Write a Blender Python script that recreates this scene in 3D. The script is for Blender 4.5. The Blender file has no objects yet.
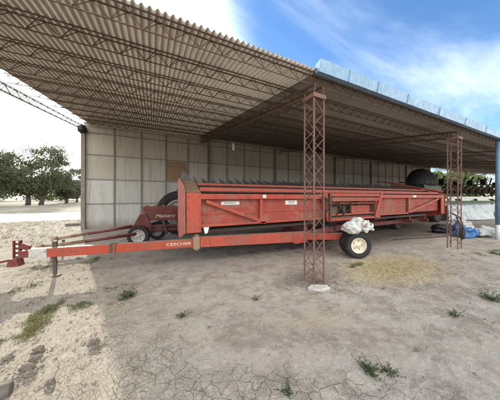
import bpy, math, random
from mathutils import Vector, Matrix, noise
import numpy as np
R = math.radians
rng = random.Random(7)
S = bpy.context.scene
COL = S.collection

# ------------------------------------------------------------------ helpers
class MB:
    """collects shapes in world space; build() links them as one mesh object"""
    def __init__(s): s.v=[]; s.f=[]; s.sm=[]; s.mi=[]; s.m=0
    def add(s, vs, fs, smooth=False):
        n=len(s.v); s.v.extend([tuple(p) for p in vs])
        for f in fs: s.f.append(tuple(i+n for i in f)); s.sm.append(smooth); s.mi.append(s.m)
        return s
    def box(s, a, b):
        x0,y0,z0=a; x1,y1,z1=b
        return s.add([(x0,y0,z0),(x1,y0,z0),(x1,y1,z0),(x0,y1,z0),(x0,y0,z1),(x1,y0,z1),(x1,y1,z1),(x0,y1,z1)],
              [(3,2,1,0),(4,5,6,7),(0,1,5,4),(1,2,6,5),(2,3,7,6),(3,0,4,7)])
    def bar(s, a, b, w, h=None, up=(0,0,1)):
        """rectangular bar from a to b: w across, h along 'up'"""
        h = w if h is None else h
        a=Vector(a); b=Vector(b); d=(b-a).normalized(); up=Vector(up)
        if abs(d.dot(up))>.98: up=Vector((1,0,0))
        x=d.cross(up).normalized()*(w/2); y=x.cross(d).normalized()*(h/2)
        p=[a-x-y,a+x-y,a+x+y,a-x+y,b-x-y,b+x-y,b+x+y,b-x+y]
        return s.add(p,[(3,2,1,0),(4,5,6,7),(0,1,5,4),(1,2,6,5),(2,3,7,6),(3,0,4,7)])
    def tube(s, pts, rad, n=8, smooth=True, cap=True):
        pts=[Vector(p) for p in pts]; k=len(pts)
        rads = rad if isinstance(rad,(list,tuple)) else [rad]*k
        vs=[]; prev=None
        for i,p in enumerate(pts):
            d=(pts[min(i+1,k-1)]-pts[max(i-1,0)]).normalized()
            if prev is None:
                u=d.orthogonal().normalized()
            else:
                u=(prev-d*prev.dot(d)); u = u.normalized() if u.length>1e-6 else d.orthogonal().normalized()
            prev=u; w=d.cross(u)
            for j in range(n):
                t=2*math.pi*j/n; vs.append(p+(u*math.cos(t)+w*math.sin(t))*rads[i])
        fs=[]
        for i in range(k-1):
            for j in range(n):
                fs.append((i*n+j,i*n+(j+1)%n,(i+1)*n+(j+1)%n,(i+1)*n+j))
        s.add(vs,fs,smooth)
        if cap:
            o=len(s.v)-len(vs)
            s.f.append(tuple(o+j for j in range(n))[::-1]); s.sm.append(False); s.mi.append(s.m)
            s.f.append(tuple(o+(k-1)*n+j for j in range(n))); s.sm.append(False); s.mi.append(s.m)
        return s
    def lathe(s, prof, c, axis, n=32, smooth=True):
        """prof: (along axis, radius) pairs"""
        ax=Vector(axis).normalized(); u=ax.orthogonal().normalized(); w=ax.cross(u); c=Vector(c)
        vs=[]; 
        for (t,r) in prof:
            for j in range(n):
                a=2*math.pi*j/n; vs.append(c+ax*t+(u*math.cos(a)+w*math.sin(a))*r)
        fs=[]
        for i in range(len(prof)-1):
            for j in range(n):
                fs.append((i*n+j,i*n+(j+1)%n,(i+1)*n+(j+1)%n,(i+1)*n+j))
        return s.add(vs,fs,smooth)
    def prism(s, poly, off):
        """closed polygon (3d points) extruded by vector off"""
        off=Vector(off); n=len(poly)
        vs=[Vector(p) for p in poly]+[Vector(p)+off for p in poly]
        fs=[tuple(range(n))[::-1],tuple(range(n,2*n))]
        for i in range(n): fs.append((i,(i+1)%n,(i+1)%n+n,i+n))
        return s.add(vs,fs)
    def blob(s, c, r, seed=0, amp=.25, nu=14, nv=9, freq=1.5, flat=0.0):
        c=Vector(c); vs=[]; fs=[]
        for i in range(nv+1):
            th=math.pi*i/nv
            for j in range(nu):
                ph=2*math.pi*j/nu
                d=Vector((math.sin(th)*math.cos(ph),math.sin(th)*math.sin(ph),math.cos(th)))
                k=1+amp*noise.noise(d*freq+Vector((seed*3.1,seed*1.7,seed)))*1.6
                p=Vector((d.x*r[0],d.y*r[1],d.z*r[2]))*k
                if flat and p.z< -r[2]*flat: p.z=-r[2]*flat
                vs.append(c+p)
        for i in range(nv):
            for j in range(nu):
                fs.append((i*nu+j,(i+1)*nu+j,(i+1)*nu+(j+1)%nu,i*nu+(j+1)%nu))
        return s.add(vs,fs,True)
    def build(s, name, mat, parent=None, bevel=0, loc=None, mats=None):
        if parent is not None: o=parent_origin(parent)
        else: o=Vector(loc) if loc is not None else Vector((0,0,0))
        me=bpy.data.meshes.new(name)
        me.from_pydata([tuple(Vector(p)-o) for p in s.v],[],s.f)
        me.polygons.foreach_set('use_smooth',s.sm)
        for m in (mats or [mat]): me.materials.append(m)
        if mats: me.polygons.foreach_set('material_index',s.mi)
        me.update()
        ob=bpy.data.objects.new(name,me); COL.objects.link(ob)
        if parent is not None: ob.parent=parent
        else: ob.location=o
        if bevel:
            b=ob.modifiers.new('bevel','BEVEL'); b.width=bevel; b.segments=2; b.limit_method='ANGLE'; b.angle_limit=R(40)
        return ob

def parent_origin(p):
    o=Vector((0,0,0))
    while p is not None: o+=p.location; p=p.parent
    return o
def tag(o,label=None,cat=None,group=None,kind=None):
    if label: o['label']=label
    if cat: o['category']=cat
    if group: o['group']=group
    if kind: o['kind']=kind
    return o
def empty(name,loc,label,cat,group=None):
    o=bpy.data.objects.new(name,None); COL.objects.link(o); o.location=loc; o.empty_display_size=.2
    return tag(o,label,cat,group)
def kids(o): return [c for c in bpy.data.objects if c.parent==o]
def copy_tree(o,parent=None):
    c=o.copy(); COL.objects.link(c)
    if parent is not None: c.parent=parent
    for ch in kids(o): copy_tree(ch,c)
    return c
def text(name,body,size,loc,rot,mat,parent,extrude=.0015,shear=0,sx=1.0):
    cu=bpy.data.curves.new(name,'FONT'); cu.body=body; cu.size=size; cu.extrude=extrude; cu.align_x='CENTER'; cu.align_y='CENTER'; cu.shear=shear
    t=bpy.data.objects.new(name+'_c',cu); COL.objects.link(t)
    dg=bpy.context.evaluated_depsgraph_get(); me=bpy.data.meshes.new_from_object(t.evaluated_get(dg))
    bpy.data.objects.remove(t)
    m=Matrix.Translation(Vector(loc)-parent_origin(parent))@rot.to_4x4()@Matrix.Diagonal((sx,1,1,1)); me.transform(m)
    me.materials.clear(); me.materials.append(mat); me.name=name
    o=bpy.data.objects.new(name,me); COL.objects.link(o); o.parent=parent; return o

# ------------------------------------------------------------------ materials
def nt(name):
    m=bpy.data.materials.new(name); m.use_nodes=True; t=m.node_tree; t.nodes.clear()
    out=t.nodes.new('ShaderNodeOutputMaterial'); b=t.nodes.new('ShaderNodeBsdfPrincipled'); t.links.new(b.outputs[0],out.inputs[0])
    return m,t,b
class N:
    """tiny node helper"""
    def __init__(s,t): s.t=t
    def n(s,typ,**k):
        x=s.t.nodes.new(typ)
        for a,v in k.items(): setattr(x,a,v)
        return x
    def l(s,a,b): s.t.links.new(a,b)
    def geo(s): return s.n('ShaderNodeNewGeometry').outputs['Position']
    def noise(s,vec,scale,detail=4,rough=.55,dist=0):
        x=s.n('ShaderNodeTexNoise'); s.l(vec,x.inputs['Vector']); x.inputs['Scale'].default_value=scale
        x.inputs['Detail'].default_value=detail; x.inputs['Roughness'].default_value=rough; x.inputs['Distortion'].default_value=dist
        return x.outputs['Fac']
    def ramp(s,f,lo,hi,a=0.,b=1.):
        x=s.n('ShaderNodeMapRange'); x.interpolation_type='SMOOTHSTEP'; s.l(f,x.inputs[0])
        for i,v in ((1,lo),(2,hi),(3,a),(4,b)): x.inputs[i].default_value=v
        return x.outputs[0]
    def math(s,op,a,b=None,c=None):
        x=s.n('ShaderNodeMath',operation=op)
        for i,v in enumerate((a,b,c)):
            if v is None: continue
            if hasattr(v,'is_linked'): s.l(v,x.inputs[i])
            else: x.inputs[i].default_value=v
        return x.outputs[0]
    def mix(s,f,a,b):
        x=s.n('ShaderNodeMix',data_type='RGBA')
        for i,v in ((0,f),(6,a),(7,b)):
            if hasattr(v,'is_linked'): s.l(v,x.inputs[i])
            elif i==0: x.inputs[0].default_value=v
            else: x.inputs[i].default_value=(*v,1)
        return x.outputs[2]
    def vscale(s,vec,sc):
        x=s.n('ShaderNodeMapping'); s.l(vec,x.inputs[0]); x.inputs['Scale'].default_value=sc; return x.outputs[0]
    def bump(s,h,strength,dist,b,normal=None):
        x=s.n('ShaderNodeBump'); x.inputs['Strength'].default_value=strength; x.inputs['Distance'].default_value=dist
        s.l(h,x.inputs['Height'])
        if normal is not None: s.l(normal,x.inputs['Normal'])
        if b is not None: s.l(x.outputs[0],b.inputs['Normal'])
        return x.outputs[0]

def worn(name,base,other,third=None,scale=3.,rough=.6,amount=(.45,.65),third_amt=(.62,.72),metal=0,bump=.15,stretch=(1,1,1),fine=22,grime=0):
    m,t,b=nt(name); q=N(t); p=q.vscale(q.geo(),stretch)
    c=q.mix(q.ramp(q.noise(p,scale,7,.65,.4),*amount),base,other)
    v=q.noise(p,fine,5,.7)
    if third: c=q.mix(q.ramp(q.math('MULTIPLY_ADD',q.noise(p,scale*2.7,8,.7,.8),.7,q.math('MULTIPLY',v,.3)),*third_amt),c,third)
    if grime:
        g0=q.geo(); st=q.noise(q.vscale(g0,(7,7,.9)),1.,7,.7,.6)
        c=q.mix(q.math('MULTIPLY',q.ramp(st,.5,.68),.65*grime),c,(.115,.05,.035))
        big=q.noise(g0,1.1,5,.6,.5); c=q.mix(q.math('MULTIPLY',q.ramp(big,.46,.66),.6*grime),c,(.21,.105,.075))
        ch=q.noise(g0,34,6,.75); c=q.mix(q.math('MULTIPLY',q.ramp(ch,.60,.66),.8*grime),c,(.12,.065,.045))
        ch2=q.noise(g0,11,8,.8,.4); c=q.mix(q.math('MULTIPLY',q.ramp(ch2,.60,.65),.6*grime),c,(.44,.25,.19))
        ns=q.n('ShaderNodeNewGeometry'); nz_=q.n('ShaderNodeSeparateXYZ'); q.l(ns.outputs['Normal'],nz_.inputs[0])
        c=q.mix(q.math('MULTIPLY',q.ramp(nz_.outputs[2],.4,.9),q.ramp(v,.35,.6,.35,.85)),c,(.36,.29,.225))
    hs=q.n('ShaderNodeHueSaturation'); q.l(c,hs.inputs['Color']); q.l(q.ramp(v,.25,.75,.82,1.16),hs.inputs['Value'])
    q.l(hs.outputs[0],b.inputs['Base Color'])
    q.l(q.ramp(v,.3,.7,max(.1,rough-.15),min(1,rough+.15)),b.inputs['Roughness'])
    b.inputs['Metallic'].default_value=metal
    if bump: q.bump(v,bump,.004,b)
    return m
M={}
M['red']   =worn('red_paint',(.43,.048,.021),(.46,.08,.04),(.22,.08,.045),2.2,.5,third_amt=(.56,.66),grime=.8)
M['orange']=worn('orange_red_paint',(.47,.065,.03),(.43,.06,.034),(.28,.11,.06),2.4,.45,third_amt=(.6,.72),grime=.55)
M['pink']  =worn('sun_faded_red_paint',(.43,.078,.045),(.40,.058,.03),(.36,.17,.11),2.6,.55,grime=.8)
M['dusty'] =worn('dusty_red_panel',(.36,.06,.042),(.34,.14,.095),(.34,.22,.15),1.8,.8,amount=(.42,.62),third_amt=(.58,.7),grime=.9)
M['dust']  =worn('dust_caked_sheet',(.30,.20,.13),(.24,.15,.10),(.36,.28,.2),3,.9)
M['endpale']=worn('end_sheet_paint',(.52,.15,.105),(.46,.085,.055),(.38,.20,.14),2.6,.6,grime=.4)
M['maroon']=worn('maroon_paint',(.135,.016,.02),(.17,.04,.04),(.16,.09,.07),3,.5,grime=.5)
M['drab']  =worn('drawbar_paint',(.42,.06,.024),(.38,.055,.028),(.28,.12,.07),2,.7,third_amt=(.6,.7),grime=.6)
M['rust']  =worn('rusty_steel',(.10,.055,.04),(.15,.088,.068),(.07,.035,.025),6,.8)
M['rustlt']=worn('red_oxide_steel',(.19,.095,.072),(.15,.08,.062),(.26,.16,.125),6,.75)
M['steelgy']=worn('sunlit_grey_steel',(.30,.28,.26),(.24,.2,.17),None,6,.7)
M['darkst']=worn('dark_steel',(.085,.06,.05),(.12,.08,.06),(.05,.035,.03),5,.7)
M['snout'] =worn('weathered_grey_snout',(.10,.098,.09),(.15,.14,.125),(.09,.06,.045),5,.6)
M['tyre']  =worn('dusty_black_rubber',(.022,.021,.021),(.04,.037,.034),(.10,.085,.07),6,.85,third_amt=(.6,.75))
M['rim']   =worn('cream_rim',(.72,.66,.52),(.62,.52,.38),(.30,.19,.11),6,.5,third_amt=(.62,.72))
M['rimgy'] =worn('grey_rim',(.45,.45,.43),(.35,.33,.3),(.2,.12,.08),6,.6)
M['white'] =worn('white_paint',(.78,.78,.76),(.70,.70,.67),(.45,.40,.34),3,.5,third_amt=(.66,.78))
M['oldwhite']=worn('chipped_white_paint',(.50,.49,.46),(.42,.40,.37),(.25,.13,.09),6,.6,third_amt=(.52,.62))
M['plate'] =worn('white_decal',(.80,.78,.74),(.72,.66,.58),None,5,.5)
M['ink']   =worn('dark_ink',(.05,.045,.05),(.09,.07,.07),None,9,.6)
M['cream'] =worn('cream_lettering',(.78,.68,.58),(.70,.52,.44),None,9,.6)
M['hitch'] =worn('dark_red_hitch',(.15,.024,.02),(.18,.05,.038),(.09,.045,.035),5,.65,grime=.6)
M['tan']=worn('rust_and_tan_pole',(.34,.25,.16),(.22,.12,.08),(.15,.08,.06),5,.8)
M['conc']  =worn('pale_concrete',(.55,.53,.48),(.44,.41,.37),(.30,.26,.22),6,.9,bump=.4)
M['bark']  =worn('bark',(.075,.058,.045),(.11,.09,.07),None,8,.95,bump=.6,stretch=(1,1,.3))
M['wood']  =worn('grey_wood',(.13,.115,.10),(.19,.17,.15),(.07,.06,.05),4,.9,bump=.5)
M['stud']  =worn('painted_studs',(.25,.22,.185),(.20,.17,.14),(.15,.10,.07),3,.8)
M['studdk']=worn('rusty_stud',(.20,.15,.12),(.15,.10,.08),None,3,.8)
M['ply']   =worn('plywood_sheet',(.30,.20,.115),(.25,.16,.09),(.2,.12,.07),2,.85,stretch=(.3,1,3))
M['black'] =worn('black_sheet',(.012,.014,.016),(.02,.02,.022),None,3,.6)
M['green'] =worn('green_paint',(.022,.10,.035),(.03,.13,.05),(.06,.07,.045),3,.45)
M['greendk']=worn('dark_green_paint',(.012,.05,.022),(.02,.065,.03),(.03,.035,.025),3,.5)
M['blue']  =worn('blue_woven_plastic',(.05,.15,.36),(.08,.21,.45),(.30,.40,.55),4,.5)
M['sackgy']=worn('grey_woven_sack',(.45,.46,.44),(.55,.56,.53),(.25,.24,.21),4,.8)
M['sack']  =worn('white_woven_sack',(.62,.62,.60),(.53,.53,.51),(.40,.35,.28),5,.55,third_amt=(.58,.72),bump=.5,fine=20)
M['tarp']  =worn('white_tarp',(.60,.65,.66),(.50,.55,.57),(.45,.47,.44),1.5,.6)
M['pole']  =worn('blue_grey_pipe',(.13,.23,.33),(.17,.28,.38),(.22,.20,.18),4,.4)
M['bulb']  =worn('white_glass',(.85,.85,.83),(.8,.8,.78),None,3,.2,bump=0)
M['mud']   =worn('dried_mud',(.16,.13,.105),(.22,.185,.15),(.09,.075,.06),9,.95,bump=.8)
M['crumb']=worn('earth_crumbs',(.27,.23,.19),(.36,.32,.275),(.17,.14,.115),7,.95)
M['straw'] =worn('chaff',(.64,.53,.31),(.54,.43,.24),(.70,.61,.40),14,.8,bump=0)
M['twig']  =worn('dry_stalks',(.20,.16,.12),(.28,.23,.17),None,9,.9,bump=0)
M['hose']  =worn('dark_rubber_hose',(.03,.03,.03),(.05,.045,.04),None,6,.7)

def leafmat(name,a,b,trans=.3):
    m,t,bs=nt(name); q=N(t); out=[x for x in t.nodes if x.type=='OUTPUT_MATERIAL'][0]
    c=q.mix(q.ramp(q.noise(q.geo(),1.1,4),.35,.65),a,b)
    q.l(c,bs.inputs['Base Color']); bs.inputs['Roughness'].default_value=.6
    tr=q.n('ShaderNodeBsdfTranslucent'); q.l(c,tr.inputs[0])
    mx=q.n('ShaderNodeMixShader'); mx.inputs[0].default_value=trans; q.l(bs.outputs[0],mx.inputs[1]); q.l(tr.outputs[0],mx.inputs[2]); q.l(mx.outputs[0],out.inputs[0])
    return m
M['leaf']  =leafmat('olive_leaves',(.075,.090,.042),(.125,.135,.065),.45)
M['leaf2'] =leafmat('grey_green_leaves',(.085,.10,.065),(.12,.13,.075),.4)
M['leaf3'] =leafmat('bright_leaves',(.09,.13,.03),(.13,.16,.045),.4)
M['grass'] =leafmat('grass_blades',(.11,.145,.045),(.20,.19,.085),.35)
M['weed']  =leafmat('weed_leaves',(.06,.105,.035),(.10,.13,.055),.3)
M['dryg']  =leafmat('dry_grass',(.33,.27,.16),(.24,.2,.11),.2)

# galvanised gutter sheet
m,t,b=nt('galvanised_gutter'); q=N(t); p=q.geo()
q.l(q.mix(q.ramp(q.noise(p,3,6,.6,.5),.4,.65),(.19,.31,.43),(.27,.39,.51)),b.inputs['Base Color']); b.inputs['Metallic'].default_value=.35
q.l(q.ramp(q.noise(p,14,4),.3,.7,.32,.55),b.inputs['Roughness']); M['galv']=m
# roof undersides
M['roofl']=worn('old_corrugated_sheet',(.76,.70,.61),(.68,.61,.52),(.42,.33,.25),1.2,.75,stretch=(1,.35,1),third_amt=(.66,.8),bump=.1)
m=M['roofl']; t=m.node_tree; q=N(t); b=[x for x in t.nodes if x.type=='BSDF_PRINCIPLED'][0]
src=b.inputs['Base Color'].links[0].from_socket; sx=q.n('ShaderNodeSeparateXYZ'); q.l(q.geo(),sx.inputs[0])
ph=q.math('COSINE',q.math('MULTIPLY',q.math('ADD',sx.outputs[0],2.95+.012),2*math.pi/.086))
q.l(q.mix(q.math('MULTIPLY',q.ramp(ph,-.1,.7),.68),src,(.22,.17,.125)),b.inputs['Base Color'])  # light and shade of the corrugation put into the colour as stripes
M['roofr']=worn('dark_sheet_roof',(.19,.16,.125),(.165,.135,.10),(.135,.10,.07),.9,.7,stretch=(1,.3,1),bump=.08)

# wall sheets: every sheet its own tint
m,t,b=nt('wall_sheets'); q=N(t); p=q.geo()
sp=q.n('ShaderNodeVectorMath',operation='SNAP'); ad=q.n('ShaderNodeVectorMath',operation='ADD'); q.l(p,ad.inputs[0]); ad.inputs[1].default_value=(3.07+.6*0,0,.02)
q.l(ad.outputs[0],sp.inputs[0]); sp.inputs[1].default_value=(1.25,50,1.25)
wn=q.n('ShaderNodeTexWhiteNoise'); wn.noise_dimensions='3D'; q.l(sp.outputs[0],wn.inputs['Vector'])
c=q.mix(q.ramp(wn.outputs['Value'],0,1),(.46,.455,.425),(.54,.54,.52))
sx=q.n('ShaderNodeSeparateXYZ'); q.l(p,sx.inputs[0])
row=q.n('ShaderNodeMath',operation='SNAP'); q.l(sx.outputs[2],row.inputs[0]); row.inputs[1].default_value=1.25
c=q.mix(q.ramp(row.outputs[0],1.3,3.9,0,.8),c,(.45,.40,.32))
c=q.mix(q.ramp(wn.outputs['Color'],.55,.95,0,.5),c,(.43,.37,.29))
c=q.mix(q.ramp(q.noise(q.vscale(p,(1,1,.25)),2.2,7,.65,.5),.48,.72,0,.55),c,(.36,.31,.25))
c=q.mix(q.ramp(q.noise(p,5,6,.7,.6),.62,.72,0,.5),c,(.30,.25,.2))
c=q.mix(q.ramp(q.noise(q.vscale(p,(5,1,.35)),1.6,6,.7,.4),.5,.68,0,.5),c,(.27,.22,.17))
c=q.mix(q.math('MULTIPLY',q.ramp(q.math('MULTIPLY_ADD',q.noise(p,4,6,.7),-.9,sx.outputs[2]),.1,-.45),.8),c,(.27,.22,.175))
q.l(c,b.inputs['Base Color']); b.inputs['Roughness'].default_value=.85
q.bump(q.noise(p,30,4),.12,.004,b); M['wall']=m

# ground
m,t,b=nt('trampled_dirt'); q=N(t); p=q.geo()
sx=q.n('ShaderNodeSeparateXYZ'); q.l(p,sx.inputs[0]); X,Y=sx.outputs[0],sx.outputs[1]
n1=q.noise(p,.7,6,.6,.3); n2=q.noise(p,3.2,8,.66,.3); n3=q.noise(p,16,6,.7); n4=q.noise(p,60,4,.7)
c=q.mix(q.ramp(n1,.35,.65),(.415,.36,.30),(.485,.43,.37))
c=q.mix(q.ramp(n2,.44,.64,0,.85),c,(.285,.238,.195))
c=q.mix(q.ramp(n3,.48,.66,0,.6),c,(.53,.485,.425))
c=q.mix(q.ramp(n4,.55,.75,0,.55),c,(.22,.185,.155))
nb=q.noise(p,1.5,7,.68,.8); c=q.mix(q.ramp(nb,.5,.66,0,.6),c,(.25,.205,.165)); nl=q.noise(q.vscale(p,(1,1,1)),.45,5,.6,1.2); c=q.mix(q.ramp(nl,.52,.66,0,.5),c,(.53,.48,.42))
# tan tint and crumbly texture in the earth towards the left
yard=q.ramp(q.math('MULTIPLY_ADD',n1,.8,q.math('MULTIPLY_ADD',Y,.28,X)),2.0,.6)
c=q.mix(q.math('MULTIPLY',yard,.5),c,(.385,.335,.25))
# darker patches: trodden mud at the column, shade painted under the header
def spot(cx,cy,rx,ry,lo,hi,wob=.5):
    a=q.math('DIVIDE',q.math('SUBTRACT',X,cx),rx); bb=q.math('DIVIDE',q.math('SUBTRACT',Y,cy),ry)
    r=q.math('SQRT',q.math('ADD',q.math('MULTIPLY',a,a),q.math('MULTIPLY',bb,bb)))
    r=q.math('ADD',r,q.math('MULTIPLY',q.math('SUBTRACT',n2,.5),wob*2))
    return q.ramp(r,hi,lo)
c=q.mix(q.math('MULTIPLY',spot(2.9,3.1,.9,.55,.3,1.1),.55),c,(.20,.16,.135))
c=q.mix(q.math('MULTIPLY',spot(8.,6.2,9,2.5,.5,1.1),.9),c,(.085,.068,.056))  # shadow under the header put into the earth's colour
c=q.mix(q.math('MULTIPLY',spot(14.5,4.2,4.5,1.6,.4,1.1),.55),c,(.17,.15,.13))
# spilled chaff
straw=q.math('MULTIPLY',spot(4.95,2.65,1.55,.85,.35,1.15),q.ramp(n3,.36,.55,.35,1.))
c=q.mix(q.math('MULTIPLY',straw,.8),c,(.60,.49,.27))
straw2=q.math('MULTIPLY',spot(2.05,2.0,.8,.3,.2,1.1),.35); c=q.mix(straw2,c,(.46,.37,.22))
# far: dry grass and litter
far=q.ramp(Y,13,17); far2=q.ramp(X,-7,-10)
fm=q.math('MAXIMUM',far,far2)
c=q.mix(q.math('MULTIPLY',fm,q.ramp(q.noise(p,.25,7,.65),.35,.6,.15,.8)),c,(.27,.235,.15))
# polygon shrinkage cracks
wob=q.n('ShaderNodeVectorMath',operation='MULTIPLY_ADD'); nz=q.n('ShaderNodeTexNoise'); q.l(p,nz.inputs['Vector']); nz.inputs['Scale'].default_value=6; nz.inputs['Detail'].default_value=5
q.l(nz.outputs['Color'],wob.inputs[0]); wob.inputs[1].default_value=(.16,.16,.0); q.l(p,wob.inputs[2])
def vor(scale):
    v=q.n('ShaderNodeTexVoronoi'); v.feature='DISTANCE_TO_EDGE'; q.l(wob.outputs[0],v.inputs['Vector']); v.inputs['Scale'].default_value=scale; v.voronoi_dimensions='2D'; return v.outputs['Distance']
cr=q.math('MULTIPLY',q.ramp(vor(8.5),.0,.035),q.ramp(vor(19.),.0,.03,.7,1.))
crv=q.math('ADD',q.math('MULTIPLY',n1,1.2),q.math('ADD',q.math('MULTIPLY',Y,-.26),q.math('MULTIPLY',X,-.22)))
crm=q.math('MULTIPLY',q.ramp(crv,-.15,.12),q.ramp(n2,.36,.56,.25,1.))
yc_=q.math('MULTIPLY',q.math('MULTIPLY',yard,q.math('SUBTRACT',1.,q.ramp(vor(24.),.0,.07))),.32)
crack=q.math('MAXIMUM',q.math('MULTIPLY',q.math('SUBTRACT',1.,cr),crm),yc_)
c=q.mix(q.math('MULTIPLY',crack,.36),c,(.16,.13,.10))
q.l(c,b.inputs['Base Color']); b.inputs['Roughness'].default_value=.95; b.inputs['Specular IOR Level'].default_value=.2
h=q.math('ADD',q.math('MULTIPLY',n2,.8),q.math('MULTIPLY',n3,.45)); h=q.math('ADD',h,q.math('MULTIPLY',n4,.22))
h=q.math('SUBTRACT',h,q.math('MULTIPLY',crack,.55))
q.bump(h,.85,.05,b); M['ground']=m
M['road']=worn('pale_caliche',(.50,.47,.41),(.56,.53,.47),(.42,.38,.32),.6,.95)

# ------------------------------------------------------------------ camera
YAW=26.0; CH=1.6
cam=bpy.data.cameras.new('camera'); co=bpy.data.objects.new('camera',cam); COL.objects.link(co)
co.location=(0,0,CH); co.rotation_euler=(R(90),0,R(-YAW)); cam.sensor_width=36; cam.lens=14.4; cam.shift_y=-.006
cam.clip_start=.05; cam.clip_end=3000; S.camera=co

# ------------------------------------------------------------------ light
SAZ=-15.6; SEL=21.5            # azimuth measured from +Y towards +X
sd=Vector((math.sin(R(SAZ))*math.cos(R(SEL)),math.cos(R(SAZ))*math.cos(R(SEL)),math.sin(R(SEL))))
sl=bpy.data.lights.new('sun','SUN'); sl.energy=2.5; sl.angle=R(.5); sl.color=(1,.93,.82)
so=bpy.data.objects.new('sun',sl); COL.objects.link(so); so.rotation_euler=sd.to_track_quat('Z','Y').to_euler(); so.location=sd*60
w=bpy.data.worlds.new('World'); S.world=w; w.use_nodes=True; t=w.node_tree; t.nodes.clear(); q=N(t)
sky=q.n('ShaderNodeTexSky'); sky.sky_type='NISHITA'; sky.sun_disc=False; sky.sun_elevation=R(SEL); sky.sun_rotation=R(SAZ)
sky.air_density=1.0; sky.dust_density=.6; sky.ozone_density=3.0; sky.altitude=1500
tc=q.n('ShaderNodeTexCoord').outputs['Generated']; sx=q.n('ShaderNodeSeparateXYZ'); q.l(tc,sx.inputs[0])
zz=q.math('ADD',q.math('MAXIMUM',sx.outputs[2],0.),.18)
cx=q.n('ShaderNodeCombineXYZ'); q.l(q.math('DIVIDE',sx.outputs[0],zz),cx.inputs[0]); q.l(q.math('DIVIDE',sx.outputs[1],zz),cx.inputs[1])
mp=q.n('ShaderNodeMapping'); q.l(cx.outputs[0],mp.inputs[0]); mp.inputs['Rotation'].default_value=(0,0,R(-52)); mp.inputs['Scale'].default_value=(.5,1.6,1); mp.inputs['Location'].default_value=(.35,.1,0)
c1=q.noise(mp.outputs[0],1.1,10,.6,.6)
c2=q.noise(cx.outputs[0],.8,5,.5,.2)
cl=q.ramp(q.math('MULTIPLY_ADD',c2,.45,q.math('MULTIPLY',c1,.65)),.49,.78)
sv=q.n('ShaderNodeVectorMath',operation='DOT_PRODUCT'); q.l(tc,sv.inputs[0]); sv.inputs[1].default_value=sd
near=q.ramp(q.math('MULTIPLY_ADD',c1,.25,sv.outputs['Value']),.83,1.03)
# unseen bright clouds added behind the camera to fill the shaded ground
south_fill=q.ramp(q.math('MULTIPLY_ADD',c2,.7,q.math('MULTIPLY',sx.outputs[1],-1.)),.30,.65)
cl=q.math('MAXIMUM',q.math('MULTIPLY',cl,.8),q.math('MAXIMUM',q.math('MULTIPLY',near,.95),q.math('MULTIPLY',south_fill,.92)))
cc=q.mix(near,(4.0,4.5,5.1),(11,11,10.6)); cc=q.mix(south_fill,cc,(8.6,8.6,8.4))
hs=q.n('ShaderNodeHueSaturation'); q.l(sky.outputs[0],hs.inputs['Color']); hs.inputs['Saturation'].default_value=1.1; hs.inputs['Value'].default_value=.98
bg=q.n('ShaderNodeBackground'); bg.inputs['Strength'].default_value=.13
q.l(q.mix(cl,hs.outputs[0],cc),bg.inputs['Color']); wo=q.n('ShaderNodeOutputWorld'); q.l(bg.outputs[0],wo.inputs[0])
S.view_settings.view_transform='Standard'; S.view_settings.look='None'; S.view_settings.gamma=1; S.view_settings.exposure=1.35
S.view_settings.use_curve_mapping=False
S.render.engine='CYCLES'; S.cycles.max_bounces=8; S.cycles.diffuse_bounces=5

# ------------------------------------------------------------------ ground
def gh(x,y):
    """height of the trodden ground"""
    k=max(0.,1-max(abs(x-3)-9,abs(y-3)-8,0)/4)
    if k==0: return 0.
    v=Vector((x,y,0))
    a=.022*noise.noise(v*.55)+.012*noise.noise(v*1.9+Vector((7,3,1)))+.007*noise.noise(v*5.3)
    yard=min(1,max(0,(1.3-(x+.28*y))/.8))
    a+=(.0065+.006*yard)*noise.noise(v*14+Vector((1,9,4)))
    if yard>0:
        a+=yard*(.026*max(0,noise.noise(v*6.5+Vector((3,3,3))))+.012*max(0,noise.noise(v*13+Vector((8,3,3)))))
    # heap of trodden soil round the lattice column foot
    a+=.03*math.exp(-(((x-2.72)/.45)**2+((y-2.85)/.35)**2))
    return a*k
def axis(lo,hi,step,far0,far1):
    a=list(np.arange(lo,hi,step)); s=step; x=a[-1]
    while x<far1: s=min(s*1.22,120); x+=s; a.append(x)
    s=step; x=a[0]; pre=[]
    while x>far0: s=min(s*1.22,120); x-=s; pre.append(x)
    return np.array(pre[::-1]+a)
ax=axis(-3.2,6.0,.032,-900,900); ay=axis(.7,6.0,.034,-900,900)
nx,ny=len(ax),len(ay)
vs=np.zeros((ny,nx,3)); vs[:,:,0]=ax[None,:]; vs[:,:,1]=ay[:,None]
for j,y in enumerate(ay):
    if y<-8 or y>16: continue
    for i,x in enumerate(ax):
        if -12<x<18: vs[j,i,2]=gh(x,y)
idx=np.arange(nx*ny).reshape(ny,nx)
fs=np.stack([idx[:-1,:-1],idx[:-1,1:],idx[1:,1:],idx[1:,:-1]],-1).reshape(-1,4)
me=bpy.data.meshes.new('ground'); me.vertices.add(nx*ny); me.vertices.foreach_set('co',vs.reshape(-1))
me.loops.add(fs.size); me.loops.foreach_set('vertex_index',fs.reshape(-1).astype(np.int32))
me.polygons.add(len(fs)); me.polygons.foreach_set('loop_start',(np.arange(len(fs))*4).astype(np.int32))
me.polygons.foreach_set('use_smooth',np.ones(len(fs),dtype=bool)); me.update(calc_edges=True); me.materials.append(M['ground'])
g=bpy.data.objects.new('ground',me); COL.objects.link(g); tag(g,kind='structure')
r=MB(); r.add([(-220,18.6,.006),(40,17.9,.006),(40,26.5,.006),(-220,29.5,.006)],[(0,1,2,3)])
tag(r.build('road',M['road']),kind='structure')

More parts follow.
